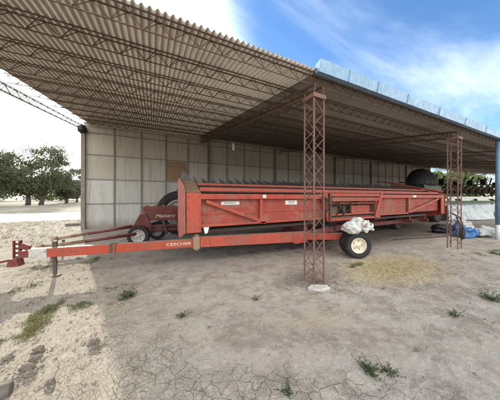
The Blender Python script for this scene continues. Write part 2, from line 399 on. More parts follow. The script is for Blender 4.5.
# ------------------------------------------------------------------ the shed
RX0,RX1=-2.95,46.0; RY0,RY1=2.62,12.75
SL=.153
def rz(y): return 3.82+SL*(y-2.62)
BAY=5.78; COLX=[-3.08+BAY*i for i in range(9)]
shed=empty('machinery_shed',(2.7,2.82,0),'long open-fronted lean-to machinery shed with corrugated roof on rusty lattice columns','shed')
def corr(x0,x1,pitch,amp,y0,y1,n,th=.004,power=1.0):
    mb=MB(); k=int((x1-x0)/pitch*n); vs=[]; fs=[]
    for i in range(k+1):
        x=x0+(x1-x0)*i/k; s=math.cos(2*math.pi*(x-x0)/pitch)
        if power!=1: s=max(-1,min(1,s*power))
        for y in (y0,y1):
            vs.append((x,y,rz(y)+amp*s)); vs.append((x,y,rz(y)+amp*s+th))
    for i in range(k):
        a=i*4; b2=a+4
        fs+= [(a,a+2,b2+2,b2),(a+1,b2+1,b2+3,a+3),(a,b2,b2+1,a+1),(a+2,a+3,b2+3,b2+2)]
    return mb.add(vs,fs,True)
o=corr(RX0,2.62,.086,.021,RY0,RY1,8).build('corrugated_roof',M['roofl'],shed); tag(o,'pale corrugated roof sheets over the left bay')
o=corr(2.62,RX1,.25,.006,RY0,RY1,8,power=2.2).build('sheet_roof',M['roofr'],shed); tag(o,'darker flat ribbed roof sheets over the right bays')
# purlins: triangular lattice joists
py=2.72
PUR=[2.74,3.55,4.5,5.5,6.5,7.5,8.5,9.5,10.5,11.5,12.45]
for k,y in enumerate(PUR):
    mb=MB(); zt=rz(y)-.028; zb=zt-.19; x0,x1=-2.99,RX1-.3
    for dy in (-.06,.06): mb.bar((x0,y+dy,zt+SL*dy),(x1,y+dy,zt+SL*dy),.016,.013)
    mb.bar((x0,y,zb),(x1,y,zb),.013)
    x=x0; i=0
    while x<x1-.3:
        for dy in (-.06,.06):
            a,b2=((x,y+dy,zt),(x+.17,y,zb)); mb.bar(a,b2,.008); mb.bar(b2,(x+.34,y+dy,zt),.008)
        x+=.34
    o=mb.build('purlin',M['rust'],shed)
# rafters
def lattice(mb,p0,p1,w,h,step,chord,web,wdir):
    """box lattice from p0 to p1; w across wdir, h downwards"""
    p0=Vector(p0); p1=Vector(p1); d=(p1-p0); L=d.length; d/=L; wd=Vector(wdir)*(w/2); hd=wd.normalized().cross(d).normalized()
    if hd.z>0 or abs(d.z)>.9: hd=-hd
    hd*=h; c=[-wd,wd,wd+hd,-wd+hd]
    for k in c: mb.bar(p0+k,p1+k,chord)
    n=max(1,int(L/step)); 
    for i in range(n):
        a=p0+d*(L*i/n); b2=p0+d*(L*(i+1)/n); mm=(a+b2)/2
        for k in range(4):
            e,f=c[k],c[(k+1)%4]
            mb.bar(a+e,mm+f,web); mb.bar(mm+f,b2+e,web)
    return mb
for x in COLX:
    mb=MB(); lattice(mb,(x,2.72,rz(2.72)-.225),(x,12.5,rz(12.5)-.225),.06 if x<-3 else .2,.17,.42,.018 if x<-3 else .026,.009 if x<-3 else .012,(1,0,0))
    mb.build('rafter',M['steelgy'] if x<-3 else M['rust'],shed)  # light grey colour stands in for sunlight on the left rafter
# columns
for k,x in enumerate(COLX):
    if k==0: pass
    c=.12; mb=MB(); xc,yc=x,2.82; top=3.44
    L=[(-c,-c),(c,-c),(c,c),(-c,c)]
    for (dx,dy) in L: mb.bar((xc+dx,yc+dy,-.03),(xc+dx,yc+dy,top),.021)
    n=7
    for i in range(n):
        z0=.12+(top-.2)*i/n; z1=.12+(top-.2)*(i+1)/n; zm=(z0+z1)/2
        for j in range(4):
            a=L[j]; b2=L[(j+1)%4]
            mb.bar((xc+a[0],yc+a[1],z0),(xc+b2[0],yc+b2[1],zm),.010); mb.bar((xc+b2[0],yc+b2[1],zm),(xc+a[0],yc+a[1],z1),.010)
    o=mb.build('lattice_column',M['rustlt'],shed)
    cp=MB(); cp.box((xc-c-.03,yc-c-.03,top),(xc+c+.03,yc+c+.03,top+.012)); cp.box((xc-c-.03,yc-c-.03,top-.06),(xc+c+.03,yc-c-.018,top)); cp.box((xc-c-.03,yc-c-.018,top-.06),(xc-c-.018,yc+c+.03,top)); cp.build('cap_plate',M['rustlt'],o)
    # short struts from cap to rafter
    for (dx,dy) in L:
        sp=MB(); sp.bar((xc+dx,yc+dy,top+.012),(xc+dx*.7,yc+dy,rz(yc+dy)-.2),.022); sp.build('strut',M['rust'],o)
# gutter along the right part of the front edge
gx0=2.56; mb=MB()
x=gx0; gz=rz(RY0)-.075; i=0; seams=[]
while x<RX1-.1:
    x2=min(x+(.72,.86,1.1,1.5,1.6)[min(i,4)],RX1); dz=.002*math.sin(i*2.3); tl=.035+.002*math.sin(i*1.7)
    mb.prism([(x+.002,RY0-.075+.002*(i%2),gz+dz),(x+.002,RY0-.075-tl+.002*(i%2),gz+.20+dz),(x+.002,RY0-.072-tl+.002*(i%2),gz+.20+dz),(x+.002,RY0-.069+.002*(i%2),gz+.004+dz),(x+.002,RY0+.02,gz+.004+dz),(x+.002,RY0+.02,gz+dz)],(x2-x-.004,0,0))
    seams.append(x2); x=x2; i+=1
mb.prism([(gx0-.004,RY0-.075,gz),(gx0-.004,RY0-.11,gz+.20),(gx0-.004,RY0+.02,gz+.16),(gx0-.004,RY0+.02,gz)],(.004,0,0))
gut=mb.build('gutter',M['galv'],shed)
for x in seams[:-1]:
    b2=MB(); b2.bar((x,RY0-.085,gz-.005),(x+.01,RY0-.115,gz+.205),.014,.004,(1,0,0)); b2.build('seam_strap',M['galv'],gut)
fl=MB(); fl.box((gx0+.005,RY0-.06,gz+.01),(RX1-.2,RY0-.02,gz+.03)); fl.build('edge_angle',M['darkst'],gut)
# back wall
WX0,WX1,WY=-3.08,31.4,12.62
mb=MB(); mb.box((WX0,WY,-.05),(WX1,WY+.03,rz(WY)-.004)); wall=mb.build('back_wall',M['wall'],shed)
nst=int((WX1-WX0)/1.25)
for i in range(nst+1):
    x=WX0+1.25*i+.02; b2=MB()
    main=any(abs(x-cx)<.62 for cx in COLX)
    if main: b2.box((x-.05,WY-.14,-.05),(x+.05,WY-.002,rz(WY)-.2))
    else: b2.box((x-.03,WY-.05,-.05),(x+.03,WY-.002,rz(WY)-.16))
    b2.build('stud',M['studdk'] if main and i>0 else M['stud'],wall)
for z in (1.25,2.5,3.75,4.85):
    b2=MB(); b2.box((WX0+.01,WY-.03,z-.025),(WX1-.01,WY-.0035,z+.025))
    b2.build('rail',M['stud'],wall)
b2=MB(); b2.box((WX0+5*1.25-.63-.58,WY-.022,2.62),(WX0+5*1.25-.04,WY-.003,3.66)); 
b2=MB(); b2.box((.72,WY-.024,2.55),(1.86,WY-.003,3.68)); tag(b2.build('plywood_panel',M['ply'],wall),'brown plywood sheet patched into the pale wall')
b2=MB(); b2.box((WX0-.10,WY-.1,-.05),(WX0-.002,WY+.05,rz(WY)-.18)); b2.build('corner_post',M['stud'],wall)

# lamp under the roof
lx,ly=3.35,8.6
lamp=empty('hanging_bulb',(lx,ly,rz(ly)-.75),'small white bulb hanging on a cord under the corrugated roof','lamp')
b2=MB(); b2.tube([(lx,ly,rz(ly)-.3),(lx,ly,rz(ly)-.62)],.006,6); b2.build('cord',M['hose'],lamp)
b2=MB(); b2.lathe([(0,.02),(.08,.03),(.1,.045),(.3,.05),(.36,.035),(.38,.001)],(lx,ly,rz(ly)-.62),(0,0,-1),16); b2.build('bulb',M['bulb'],lamp)
# lump at the corner
b2=MB()
for i in range(5): b2.blob((WX0+.05+rng.uniform(-.12,.12),WY-.2+rng.uniform(-.06,.06),rz(WY)-.36+rng.uniform(-.11,.11)),(.13,.13,.12),i,.5,12,8,2.5)
tag(b2.build('dark_bundle',M['black'],None,loc=(WX0,WY-.3,rz(WY)-.42)),'dark lumpy bundle wedged under the roof at the wall corner','bundle')

# ------------------------------------------------------------------ corn header on its trailer
HK=4.75/4.62
def hx(x): return x*HK
def hz(z): return 1.6+(z-1.6)*HK
HY=4.75; HX0,HX1=hx(.65),hx(12.75)
hd=empty('corn_header',(HX0,HY,0),'long faded red corn header with a row of pointed snouts, parked under the roof','header')
def hb(name,mat,boxes,bevel=.008,parent=hd,label=None):
    for (x0,x1,y0,y1,z0,z1) in boxes:
        mb=MB(); mb.box((hx(x0),HY+y0,hz(z0)),(hx(x1),HY+y1,hz(z1)))
        o=mb.build(name,mat,parent,bevel)
        if label: o['label']=label
    return o
# back panels (with pressed ribs)
pl=hb('rear_panel',M['dusty'],[(1.02,5.0,.12,.15,.95,1.56)],.004,label='dust-stained rear panel left of the column')
hb('panel_rib',M['red'],[(1.03,2.52,.095,.118,1.18,1.22),(2.68,4.95,.095,.118,1.20,1.24)],.004,parent=pl)
pr=hb('rear_panel',M['dusty'],[(7.6,12.45,.12,.15,.95,1.56)],.004,label='dust-stained rear panel at the right half')
hb('panel_rib',M['red'],[(7.75,9.68,.095,.118,1.22,1.26),(9.83,12.3,.095,.118,1.24,1.28)],.004,parent=pr)
hb('feeder_recess',M['dust'],[(5.0,7.6,.42,.45,.9,1.75),(5.0,5.03,.13,.42,.9,1.75),(7.57,7.6,.13,.42,.9,1.75),(5.03,7.57,.16,.42,.9,.93)],.004,label='dust-caked opening where the combine attaches')
hb('main_rail',M['red'],[(1.0,4.98,-.02,.13,1.545,1.675),(7.62,12.45,-.02,.13,1.56,1.69)])
hb('upper_rail',M['pink'],[(1.0,12.45,.1,.2,1.735,1.83)])
hb('lower_rail',M['red'],[(1.0,5.05,0,.12,.90,.955),(7.5,9.8,0,.12,.90,.955)])
hb('centre_rail',M['red'],[(5.0,7.6,-.06,.08,1.62,1.715)])
hb('centre_beam',M['dusty'],[(5.05,7.5,-.14,.0,1.46,1.585)])
hb('chain_cover',M['dusty'],[(6.25,7.25,.1,.2,.98,1.30)],.02)
hb('cross_bar',M['red'],[(5.1,7.5,.05,.11,1.36,1.41),(5.1,7.5,.0,.07,1.0,1.04)],.006)
for (xa,za,xb,zb_) in ((5.2,1.6,5.75,.98),(5.5,1.55,5.35,.95),(6.1,1.4,5.6,.95)):
    mb=MB(); mb.tube([(hx(xa),HY+.02,hz(za)),(hx((xa+xb)/2+.08),HY-.06,hz((za+zb_)/2)),(hx(xb),HY+.02,hz(zb_))],.018,6); mb.build('hose',M['hose'],hd)
hb('centre_sill',M['red'],[(4.95,7.65,-.05,.14,.83,.90)])
for (x,y,z) in [(5.35,.3,1.2),(6.0,.35,1.1),(6.8,.3,1.25),(7.2,.3,1.05)]:
    mb=MB(); mb.box((hx(x-.06),HY+.2,hz(z-.18)),(hx(x+.06),HY+.415,hz(z+.22))); mb.build('gear_case',M['darkst'],hd,.02)
mb=MB(); 
for (a,b2,zc) in ((5.1,7.5,1.31),):
    mb.tube([(hx(a),HY+.3,hz(zc)),(hx(b2),HY+.3,hz(zc))],.035,10)
mb.build('drive_shaft',M['darkst'],hd)
def post(x0,z0,x1,z1,w,mat,name,y=-.035):
    mb=MB(); mb.bar((hx(x0),HY+y,hz(z0)),(hx(x1),HY+y,hz(z1)),w,.07,(0,1,0)); return mb.build(name,mat,hd,.006)
post(2.6,.93,2.6,1.66,.09,M['red'],'upright',.05)
post(9.75,.93,9.75,1.68,.11,M['red'],'upright',.05)
post(7.35,.86,7.72,1.75,.12,M['pink'],'upright')
post(4.95,.86,4.86,1.72,.12,M['red'],'upright')
post(1.12,1.50,2.72,.915,.085,M['pink'],'brace',.035)
post(9.6,.915,12.3,1.52,.085,M['pink'],'brace',.035)
post(5.0,.86,5.0,1.7,.07,M['darkst'],'hose_bundle',-.09)
for i in range(5):
    a=rng.uniform(0,.12); mb=MB(); mb.tube([(hx(4.7+a),HY-.05,hz(1.62)),(hx(4.78+a*1.5),HY-.16-.02*i,hz(1.35)),(hx(4.66+a),HY-.12,hz(1.08)),(hx(4.8+a*.5),HY-.06,hz(.86))],.014,6)
    mb.build('hose',M['hose'],hd)
# trough floor, front deck beneath the snouts
mb=MB(); mb.prism([(HX0+.02,HY+.16,hz(.97)),(HX0+.02,HY+.5,hz(.86)),(HX0+.02,HY+1.2,hz(1.0)),(HX0+.02,HY+1.25,hz(1.75)),(HX0+.02,HY+1.2,hz(1.75)),(HX0+.02,HY+1.14,hz(1.06)),(HX0+.02,HY+.5,hz(.92)),(HX0+.02,HY+.19,hz(1.03))],(HX1-HX0-.04,0,0))
mb.build('trough',M['dust'],hd)
mb=MB(); mb.tube([(HX0+.1,HY+.55,hz(1.25)),(HX1-.1,HY+.55,hz(1.25))],.09,12)
mb.build('auger_tube',M['darkst'],hd)
mb=MB(); mb.box((HX0+.4,HY+.62,hz(1.90)),(HX1-.05,HY+.69,hz(1.965))); mb.build('top_bar',M['pink'],hd,.006)
mb=MB(); mb.box((HX0+.4,HY+.72,hz(1.72)),(HX1-.05,HY+.75,hz(1.9))); mb.build('deck_panel',M['darkst'],hd)
# snouts
def snout(x,wd,l0,tipz,k):
    y0=HY+.82; zb=hz(1.60); mb=MB()
    base=[(x-wd,y0,zb),(x+wd,y0,zb),(x+wd*.8,y0,zb+.17),(x,y0,zb+.24),(x-wd*.8,y0,zb+.17)]
    mid=[(x-wd*.7,y0+l0*.55,zb+.22),(x+wd*.7,y0+l0*.55,zb+.22),(x+wd*.5,y0+l0*.55,zb+.43),(x,y0+l0*.55,zb+.52),(x-wd*.5,y0+l0*.55,zb+.43)]
    tip=[(x-.015,y0+l0,tipz-.03),(x+.015,y0+l0,tipz-.03),(x+.012,y0+l0,tipz-.01),(x,y0+l0,tipz),(x-.012,y0+l0,tipz-.01)]
    vs=base+mid+tip; fs=[(4,3,2,1,0),(10,11,12,13,14)]
    for r_ in range(2):
        for j in range(5): fs.append((r_*5+j,r_*5+(j+1)%5,(r_+1)*5+(j+1)%5,(r_+1)*5+j))
    mb.add(vs,fs); return mb.build('snout',M['snout'],hd,.006)
ns=40
for i in range(ns):
    x=HX0+.52+(HX1-HX0-.85)*i/(ns-1)
    snout(x+rng.uniform(-.015,.015),.075,1.15+rng.uniform(-.04,.06),hz(2.25)+rng.uniform(-.05,.04),i)
# end shields
def end(xa,xb,side):
    """side=-1 left, +1 right: outer sheet, rear panel, sloping hood and outer divider"""
    xo=xa if side<0 else xb
    mb=MB(); th=.02*side
    y=HY
    prof=[(y-.06,hz(.80)),(y-.06,hz(1.72)),(y+.25,hz(1.90)),(y+.7,hz(2.02)),(y+1.15,hz(2.12)),(y+1.28,hz(2.05)),(y+1.25,hz(.66)),(y+1.0,hz(.52)),(y+.45,hz(.64))]
    mb.prism([(xo,a,b) for a,b in prof],(th,0,0))
    e=mb.build('end_shield',M['endpale'] if side<0 else M['red'],hd,.006)  # left end sheet is lighter than the right one
    tag(e,'pale pinkish-red outer sheet at the left end' if side<0 else 'red outer sheet at the right end')
    mb=MB(); x0,x1=(xa+.02,xb) if side<0 else (xa,xb-.02)
    mb.box((x0,y-.03,hz(.79)),(x1,y+.02,hz(1.70)))
    o=mb.build('end_panel',M['orange'] if side<0 else M['red'],hd,.012)
    mb=MB(); mb.prism([(x0,y-.03,hz(1.705)),(x0,y+.06,hz(1.705)),(x0,y+.8,hz(1.98)),(x0,y+.8,hz(2.03))],(x1-x0,0,0)); mb.build('hood',M['dust'],hd,.006)
    xm=(x0+x1)/2; yb=y+.82; l=1.75; w2=.2
    if side<0:
        zt=hz(2.34); mb=MB()
        vs=[(x0,yb,hz(1.95)),(x1,yb,hz(1.95)),(xm-.1,yb+.15,zt),(xm-.1,yb+1.2,hz(2.0)),(x0,yb+1.2,hz(1.8)),(x1,yb+1.2,hz(1.8))]
        mb.add(vs,[(0,1,2),(0,2,3,4),(1,5,3,2),(4,3,5),(0,4,5,1)])
        tag(mb.build('outer_divider',M['snout'],hd,.008),'peaked dark divider above the left end')
    else:
        mb=MB(); mb.tube([(x1-.02,y+.02,hz(1.86)),(x1-.1,y+1.1,hz(2.1)),(x1-.3,y+2.3,hz(2.42)),(x1-.45,y+3.1,hz(2.55))],[.05,.05,.045,.02],8)
        mb.prism([(x1-.05,y+.1,hz(1.8)),(x1-.1,y+1.1,hz(2.07)),(x1-.3,y+2.3,hz(2.38)),(x1-.3,y+2.3,hz(2.0)),(x1-.1,y+1.1,hz(1.8))],(-.02,0,0))
        tag(mb.build('outer_divider',M['red'],hd),'long red divider rising behind the right end')
end(HX0,hx(1.0),-1); end(hx(12.45),HX1,1)
# rivets & bracket at the left end
for z in (1.6,1.35,1.1,.9):
    for x in (.72,.95): mb=MB(); mb.lathe([(0,.012),(.008,.010),(.011,.001)],(hx(x),HY-.03,hz(z)),(0,-1,0),8); mb.build('bolt',M['darkst'],hd)
mb=MB(); mb.prism([(hx(1.06),HY+.02,hz(.90)),(hx(1.2),HY+.02,hz(.90)),(hx(1.16),HY+.02,hz(.76)),(hx(1.1),HY+.02,hz(.74))],(0,.012,0)); mb.build('bracket',M['white'],hd)
RF=Matrix.Rotation(R(90),3,'X')
def plate(x0,x1,z0,z1,y,txt,size,name='decal'):
    mb=MB(); mb.box((hx(x0),HY+y-.004,hz(z0)),(hx(x1),HY+y,hz(z1))); p_=mb.build(name,M['plate'],hd)
    if txt: text('lettering',txt,size,((hx(x0)+hx(x1))/2,HY+y-.0045,(hz(z0)+hz(z1))/2),RF,M['ink'],p_)
plate(1.52,2.0,1.405,1.485,.117,'MAINERO',.075)
plate(3.44,3.86,1.38,1.50,.117,'1224',.11)
plate(2.62,2.72,1.575,1.655,-.022,'',.05,'reflector')
plate(9.95,10.2,1.585,1.67,-.022,'',.05,'reflector')
# clutter of dust and straw lying on top left out; shields between panels
hb('skid_plate',M['darkst'],[(1.2,4.8,.4,.9,.70,.78),(8,12,.4,.9,.70,.78)])

# trailer
tr=empty('header_trailer',(.94,HY,0),'long orange-red header trailer with drawbar, jack stand and steered dual wheels','trailer')
A=Vector((-2.12,5.36,.505)); B=Vector((.90,HY,.535)); dd=(B-A).normalized()
mb=MB(); mb.bar(A+dd*.28,B,.12,.178); dbar=mb.build('drawbar',M['drab'],tr,.008)
mb=MB(); mb.bar(A-dd*.02,A+dd*.28,.121,.179); tag(mb.build('drawbar_end',M['oldwhite'],dbar,.006),'white painted tip of the drawbar')
nr=Vector((dd.y,-dd.x,0))           # towards the camera
for s_ in (1.38,1.46):
    P=A+dd*s_; mb=MB(); mb.bar(P+Vector((0,0,-.094)),P+Vector((0,0,.094)),.06 if s_<1.4 else .03,.128,nr); mb.build('clamp_band',M['darkst'],dbar)
ang=math.atan2(dd.y,dd.x); RB=Matrix.Rotation(ang,3,'Z')@RF
def onbar(s_,z=0): return A+dd*s_+nr*.0615+Vector((0,0,z))
text('lettering','CESCHER',.085,onbar(2.72,.005),RB,M['cream'],dbar,sx=1.5)
text('lettering','CESCHER',.07,onbar(.62,.0),RB,M['pink'],dbar,sx=1.0)
# hitch
H=A-dd*.02
mb=MB(); mb.bar(H+dd*.02,H-dd*.14,.13,.13); mb.bar(H-dd*.0+Vector((0,0,.10)),H-dd*.13+Vector((0,0,.17)),.07,.10); mb.bar(H-dd*.1+Vector((0,0,-.06)),H-dd*.45+Vector((0,0,-.13)),.06,.045); mb.build('hitch_block',M['hitch'],tr,.01)
mb=MB(); P=H-dd*.19
mb.bar(P+Vector((0,0,-.2)),P+Vector((0,0,.27)),.02,.12,dd)
for sg in (-1,1): mb.bar(P+nr*.0+dd*(.045*sg)+Vector((0,0,-.2)),P+dd*(.045*sg)+Vector((0,0,.27)),.07,.02,dd)
mb.build('hitch_plate',M['hitch'],tr,.004)
for i in range(5):
    mb=MB(); c_=P+nr*.011+Vector((0,0,-.1+.085*i)); mb.bar(c_+Vector((0,0,-.02)),c_+Vector((0,0,.02)),.004,.04,dd); mb.build('pin_hole',M['plate'],tr)
mb=MB(); C_=H-dd*.22+Vector((0,0,-.17)); mb.prism([C_+dd*.10+Vector((0,0,-.05))-nr*.08,C_-dd*.09+Vector((0,0,-.05))-nr*.08,C_-dd*.06+Vector((0,0,.10))-nr*.08,C_+dd*.06+Vector((0,0,.10))-nr*.08],nr*.16); mb.build('clevis',M['hitch'],tr,.01)
# jack
J=A+dd*.33
mb=MB(); mb.bar(J-nr*.09+Vector((0,0,-.02)),(J.x-nr.x*.09,J.y-nr.y*.09,.03),.055,.055); mb.bar(J-nr*.09+Vector((0,0,.0)),J-nr*.09+Vector((0,0,.2)),.07); 
jk=mb.build('jack_stand',M['darkst'],tr,.004)
mb=MB(); mb.box((J.x-nr.x*.09-.085,J.y-nr.y*.09-.06,-.01),(J.x-nr.x*.09+.085,J.y-nr.y*.09+.06,.018)); mb.build('foot_plate',M['rust'],jk)
# pivot and main beam
mb=MB(); mb.box((.84,HY-.09,.40),(.99,HY+.09,.68)); mb.lathe([(0,.05),(.36,.05)],(.93,HY,.36),(0,0,1),14); mb.build('pivot_block',M['dust'],tr,.012)
mb=MB(); mb.prism([(1.0,HY-.07,.43),(3.7,HY-.07,.28),(3.75,HY-.07,.22),(4.22,HY-.07,.24),(4.22,HY-.07,.555),(2.9,HY-.07,.60),(1.0,HY-.07,.665)],(0,.14,0)); mb.build('main_beam',M['pink'],tr,.008)
mb=MB(); mb.bar((4.22,HY,.42),(6.6,HY+.75,.42),.14,.2); mb.bar((6.5,HY+.75,.42),(12.4,HY+.75,.42),.12,.16); mb.bar((4.3,HY+1.3,.42),(12.4,HY+1.3,.42),.1,.16)
for x in (4.6,7.2,10.9,12.3): mb.bar((x,HY+.3 if x>5 else HY,.46),(x,HY+1.35,.46),.1,.12)
mb.build('frame',M['hitch'],tr,.006)
for x in (4.6,7.2,10.9,12.3):
    mb=MB(); mb.bar((x,HY+.45,.52),(x,HY+.45,.72),.08); mb.build('cradle_post',M['hitch'],tr)
    mb=MB(); mb.bar((x,HY+1.0,.5),(x,HY+1.0,.86),.08); mb.build('cradle_post',M['hitch'],tr)
def wheel(parent,c,axv,r,w,rimmat,rr=.62,nl=26,name='wheel'):
    """tyre with rounded shoulders and tread lugs, dished rim with hub; axv points outward"""
    c=Vector(c); axv=Vector(axv).normalized(); h=w/2
    mb=MB()
    prof=[(-h*.7,r*rr),(-h*.95,r*.74),(-h,r*.86),(-h*.85,r*.96),(-h*.5,r*.992),(0,r),(h*.5,r*.992),(h*.85,r*.96),(h,r*.86),(h*.95,r*.74),(h*.7,r*rr)]
    mb.lathe(prof,c,axv,36)
    u=axv.orthogonal().normalized(); v2=axv.cross(u)
    for i in range(nl):
        a=2*math.pi*i/nl
        for sgn in (-1,1):
            a2=a+(math.pi/nl if sgn>0 else 0); rd=u*math.cos(a2)+v2*math.sin(a2); tg=axv.cross(rd)
            mb.bar(c+rd*(r*.982)+axv*(sgn*h*.1),c+rd*(r*.95)+axv*(sgn*h*.93)+tg*(r*.09),r*.10,r*.05,rd)
    ty=mb.build('tyre',M['tyre'],parent)
    mb=MB(); R_=r*rr
    mb.lathe([(h*.68,R_*1.02),(h*.76,R_*1.0),(h*.72,R_*.93),(h*.35,R_*.86),(h*.1,R_*.80),(h*.12,R_*.45),(h*.3,R_*.38),(h*.34,R_*.20),(h*.55,R_*.17),(h*.58,.001)],c,axv,32)
    mb.lathe([(-h*.68,R_*1.02),(-h*.5,R_*.9),(-h*.1,R_*.85),(-h*.1,.001)],c,axv,32)
    rm=mb.build('rim',rimmat,parent)
    mb=MB()
    for i in range(5):
        a=2*math.pi*i/5; p_=c+axv*(h*.11)+(u*math.cos(a)+v2*math.sin(a))*(R_*.58); mb.lathe([(0,R_*.07),(h*.16,R_*.06),(h*.18,.001)],p_,axv,8)
    mb.build('wheel_nut',M['darkst'],parent if False else rm)
    return ty
WA=Vector((-.44,-.90,0)).normalized(); WC=Vector((4.86,3.50,.332))
def whl(c,axv,r,w,mat,parent,rr=.62,label=None):
    e=bpy.data.objects.new('wheel',None); COL.objects.link(e); e.parent=parent; e.location=Vector(c)-parent_origin(parent)
    wheel(e,c,axv,r,w,mat,rr)
    if label: e['label']=label
    return e
whl(WC,WA,.335,.21,M['rim'],tr,.60,'dusty dual tyre with cream rim')
whl(WC-WA*.26,WA,.335,.21,M['rim'],tr,.60)
mb=MB(); mb.bar(WC-WA*.1,WC-WA*2.1,.09); E=WC-WA*1.1; mb.bar((4.3,HY-.05,.38),(E.x,E.y,.34),.12,.12); mb.build('axle',M['darkst'],tr)
whl(WC-WA*2.1,-WA,.335,.21,M['rim'],tr,.60)
for (x,y,s_) in ((10.9,HY+1.0,-1),(10.9,HY+2.3,1)):
    whl((x,y,.332),(0,s_,0),.335,.24,M['darkst'],tr,.60)
mb=MB(); mb.bar((10.9,HY+1.05,.332),(10.9,HY+2.25,.332),.09); mb.build('axle',M['darkst'],tr)
# tow tube to the wheel
mb=MB(); mb.bar((4.15,HY-.02,.40),(4.95,4.05,.46),.12,.18); mb.build('steering_arm',M['red'],tr,.006)

# white sack lying on the tyre
sx_=Vector((.899,-.438,0)); fw_=Vector((.438,.899,0)); C0=WC+Vector((-.01,.03,.0))
def crumple(mb,seed,big,small,f1=6,f2=17,ridge=0.):
    vv=[]
    for p_ in mb.v:
        p_=Vector(p_); n_=noise.noise_vector(p_*f1+Vector((seed,0,0)))*big+noise.noise_vector(p_*f2)*small
        rg=abs(noise.noise(p_*f1*1.5+Vector((0,seed,2))))*big*1.2
        w1=p_+n_*1.5; n_=n_+n_.normalized()*0+Vector((.3,-.7,.65))*(ridge*((1-abs(noise.noise(w1*Vector((9,9,6))[0]+Vector((seed,4,4)))))**6-.3)+ridge*.5*((1-abs(noise.noise(w1*19+Vector((4,seed,4)))))**5-.3))
        vv.append(tuple(p_+n_-Vector((0,0,rg))))
    mb.v=vv
sk=MB()
sk.blob(C0+sx_*-.10+Vector((0,0,.475)),(.29,.22,.145),3,.16,96,60,1.6)
sk.blob(C0+sx_*.06+Vector((0,0,.56)),(.22,.21,.15),5,.2,88,56,1.8)
sk.blob(C0+sx_*.20-fw_*.03+Vector((0,0,.49)),(.16,.2,.14),8,.22,80,52,2.)
crumple(sk,3,.06,.006,3.2,11,.035)
so_=sk.build('white_sack',M['sack'],None,loc=(WC.x,WC.y,WC.z+.335))
tag(so_,'crumpled white sack lying on top of the dual tyre','sack')
sk=MB(); sk.blob(C0+sx_*.12-fw_*.17+Vector((0,0,.575)),(.075,.05,.085),2,.2,20,12,1.5); crumple(sk,5,.02,.008); sk.build('torn_opening',M['dust'],so_)
sk=MB(); sk.blob(C0+sx_*.27-fw_*.13+Vector((0,0,.53)),(.045,.05,.075),6,.2,18,12,1.5); crumple(sk,7,.02,.008); sk.build('torn_opening',M['dust'],so_)
# concrete pad under the column
b2=MB(); bc=Vector((2.60,2.60,gh(2.6,2.6)-.02)); e1=Vector((.899,-.438,0)); e2=Vector((.438,.899,0))
b2.prism([bc-e1*.20-e2*.02,bc-e1*.02-e2*.10,bc+e1*.19-e2*.03,bc+e1*.17+e2*.08,bc-e1*.1+e2*.10],(0,0,.055))
tag(b2.build('concrete_block',M['conc'],None,.008,loc=(2.69,2.64,0)),'pale broken concrete block at the foot of the lattice column','block')

# ------------------------------------------------------------------ maroon implement behind
mi=empty('farm_implement',(-.3,7.7,0),'maroon implement with small wheels and long drawbar poles by the back wall','implement')
mb=MB(); mb.box((-.30,7.85,1.10),(1.5,8.15,1.26)); mb.build('upper_beam',M['maroon'],mi,.01)
mb=MB(); mb.box((-.33,7.83,1.068),(1.5,8.17,1.095)); mb.build('trim_strip',M['pink'],mi)
mb=MB(); mb.box((-.18,7.86,.76),(1.5,8.14,1.063)); bd=mb.build('side_panel',M['maroon'],mi,.01)
text('lettering','Mainero',.17,(.42,7.855,.92),RF,M['cream'],bd,shear=.3,sx=1.15)
mb=MB(); mb.prism([(-.40,7.8,1.0),(-.20,7.8,1.05),(-.02,7.8,.6),(-.05,7.8,.28),(-.35,7.8,.28),(-.62,7.8,.55)],(0,.35,0)); mb.build('gearbox_frame',M['maroon'],mi,.012)
for x in (-.22,.05,.3,.6): mb=MB(); mb.box((x,7.9,1.26),(x+.12,8.1,1.31)); mb.build('bolt_plate',M['dusty'],mi)
whl((-.40,7.45,.335),(-.25,-.95,0),.335,.2,M['rimgy'],mi,.62)
whl((.16,8.4,.335),(.2,.95,0),.335,.2,M['rimgy'],mi,.62)
mb=MB(); mb.bar((-.4,7.5,.335),(.16,8.4,.335),.08); mb.build('axle',M['darkst'],mi)
for (a,b_,c_) in (((-.6,7.75,.62),(-1.75,7.6,.50),(-2.42,7.5,.42)),((-.45,7.5,.40),(-1.7,7.1,.36),(-2.5,6.9,.33))):
    mb=MB(); mb.tube([a,b_],.056,10); p_=mb.build('tow_pole',M['maroon'],mi)
    mb=MB(); mb.tube([b_,c_],.046,10); mb.tube([Vector(c_),Vector(c_)+Vector((-.12,-.02,-.02))],.075,10); q_=mb.build('pole_end',M['tan'],p_)
mb=MB(); mb.bar((-2.3,7.52,.38),(-2.3,7.52,-.02),.05); mb.build('prop_stand',M['darkst'],mi)
mb=MB(); mb.bar((-2.35,6.94,.3),(-2.35,6.94,-.02),.05); mb.build('prop_stand',M['darkst'],mi)
for (x0,x1,z) in ((-.1,1.5,.55),(-.05,1.4,.40)):
    mb=MB(); mb.bar((x0,8.0,z),(x1,8.0,z),.12,.09); mb.build('cross_tube',M['maroon'],mi,.01)
for x in (.35,.8,1.2):
    mb=MB(); mb.bar((x,7.95,.76),(x+.12,7.8,.25),.05,.09); mb.build('shank',M['darkst'],mi,.006)
# tractor tyre standing behind
tt=empty('tractor_tyre',(1.05,9.2,0),'large black tractor tyre standing behind the maroon implement','tyre')
wheel(tt,(1.05,9.2,.93),(-.2,-.97,0),.93,.45,M['rimgy'],.6,24)

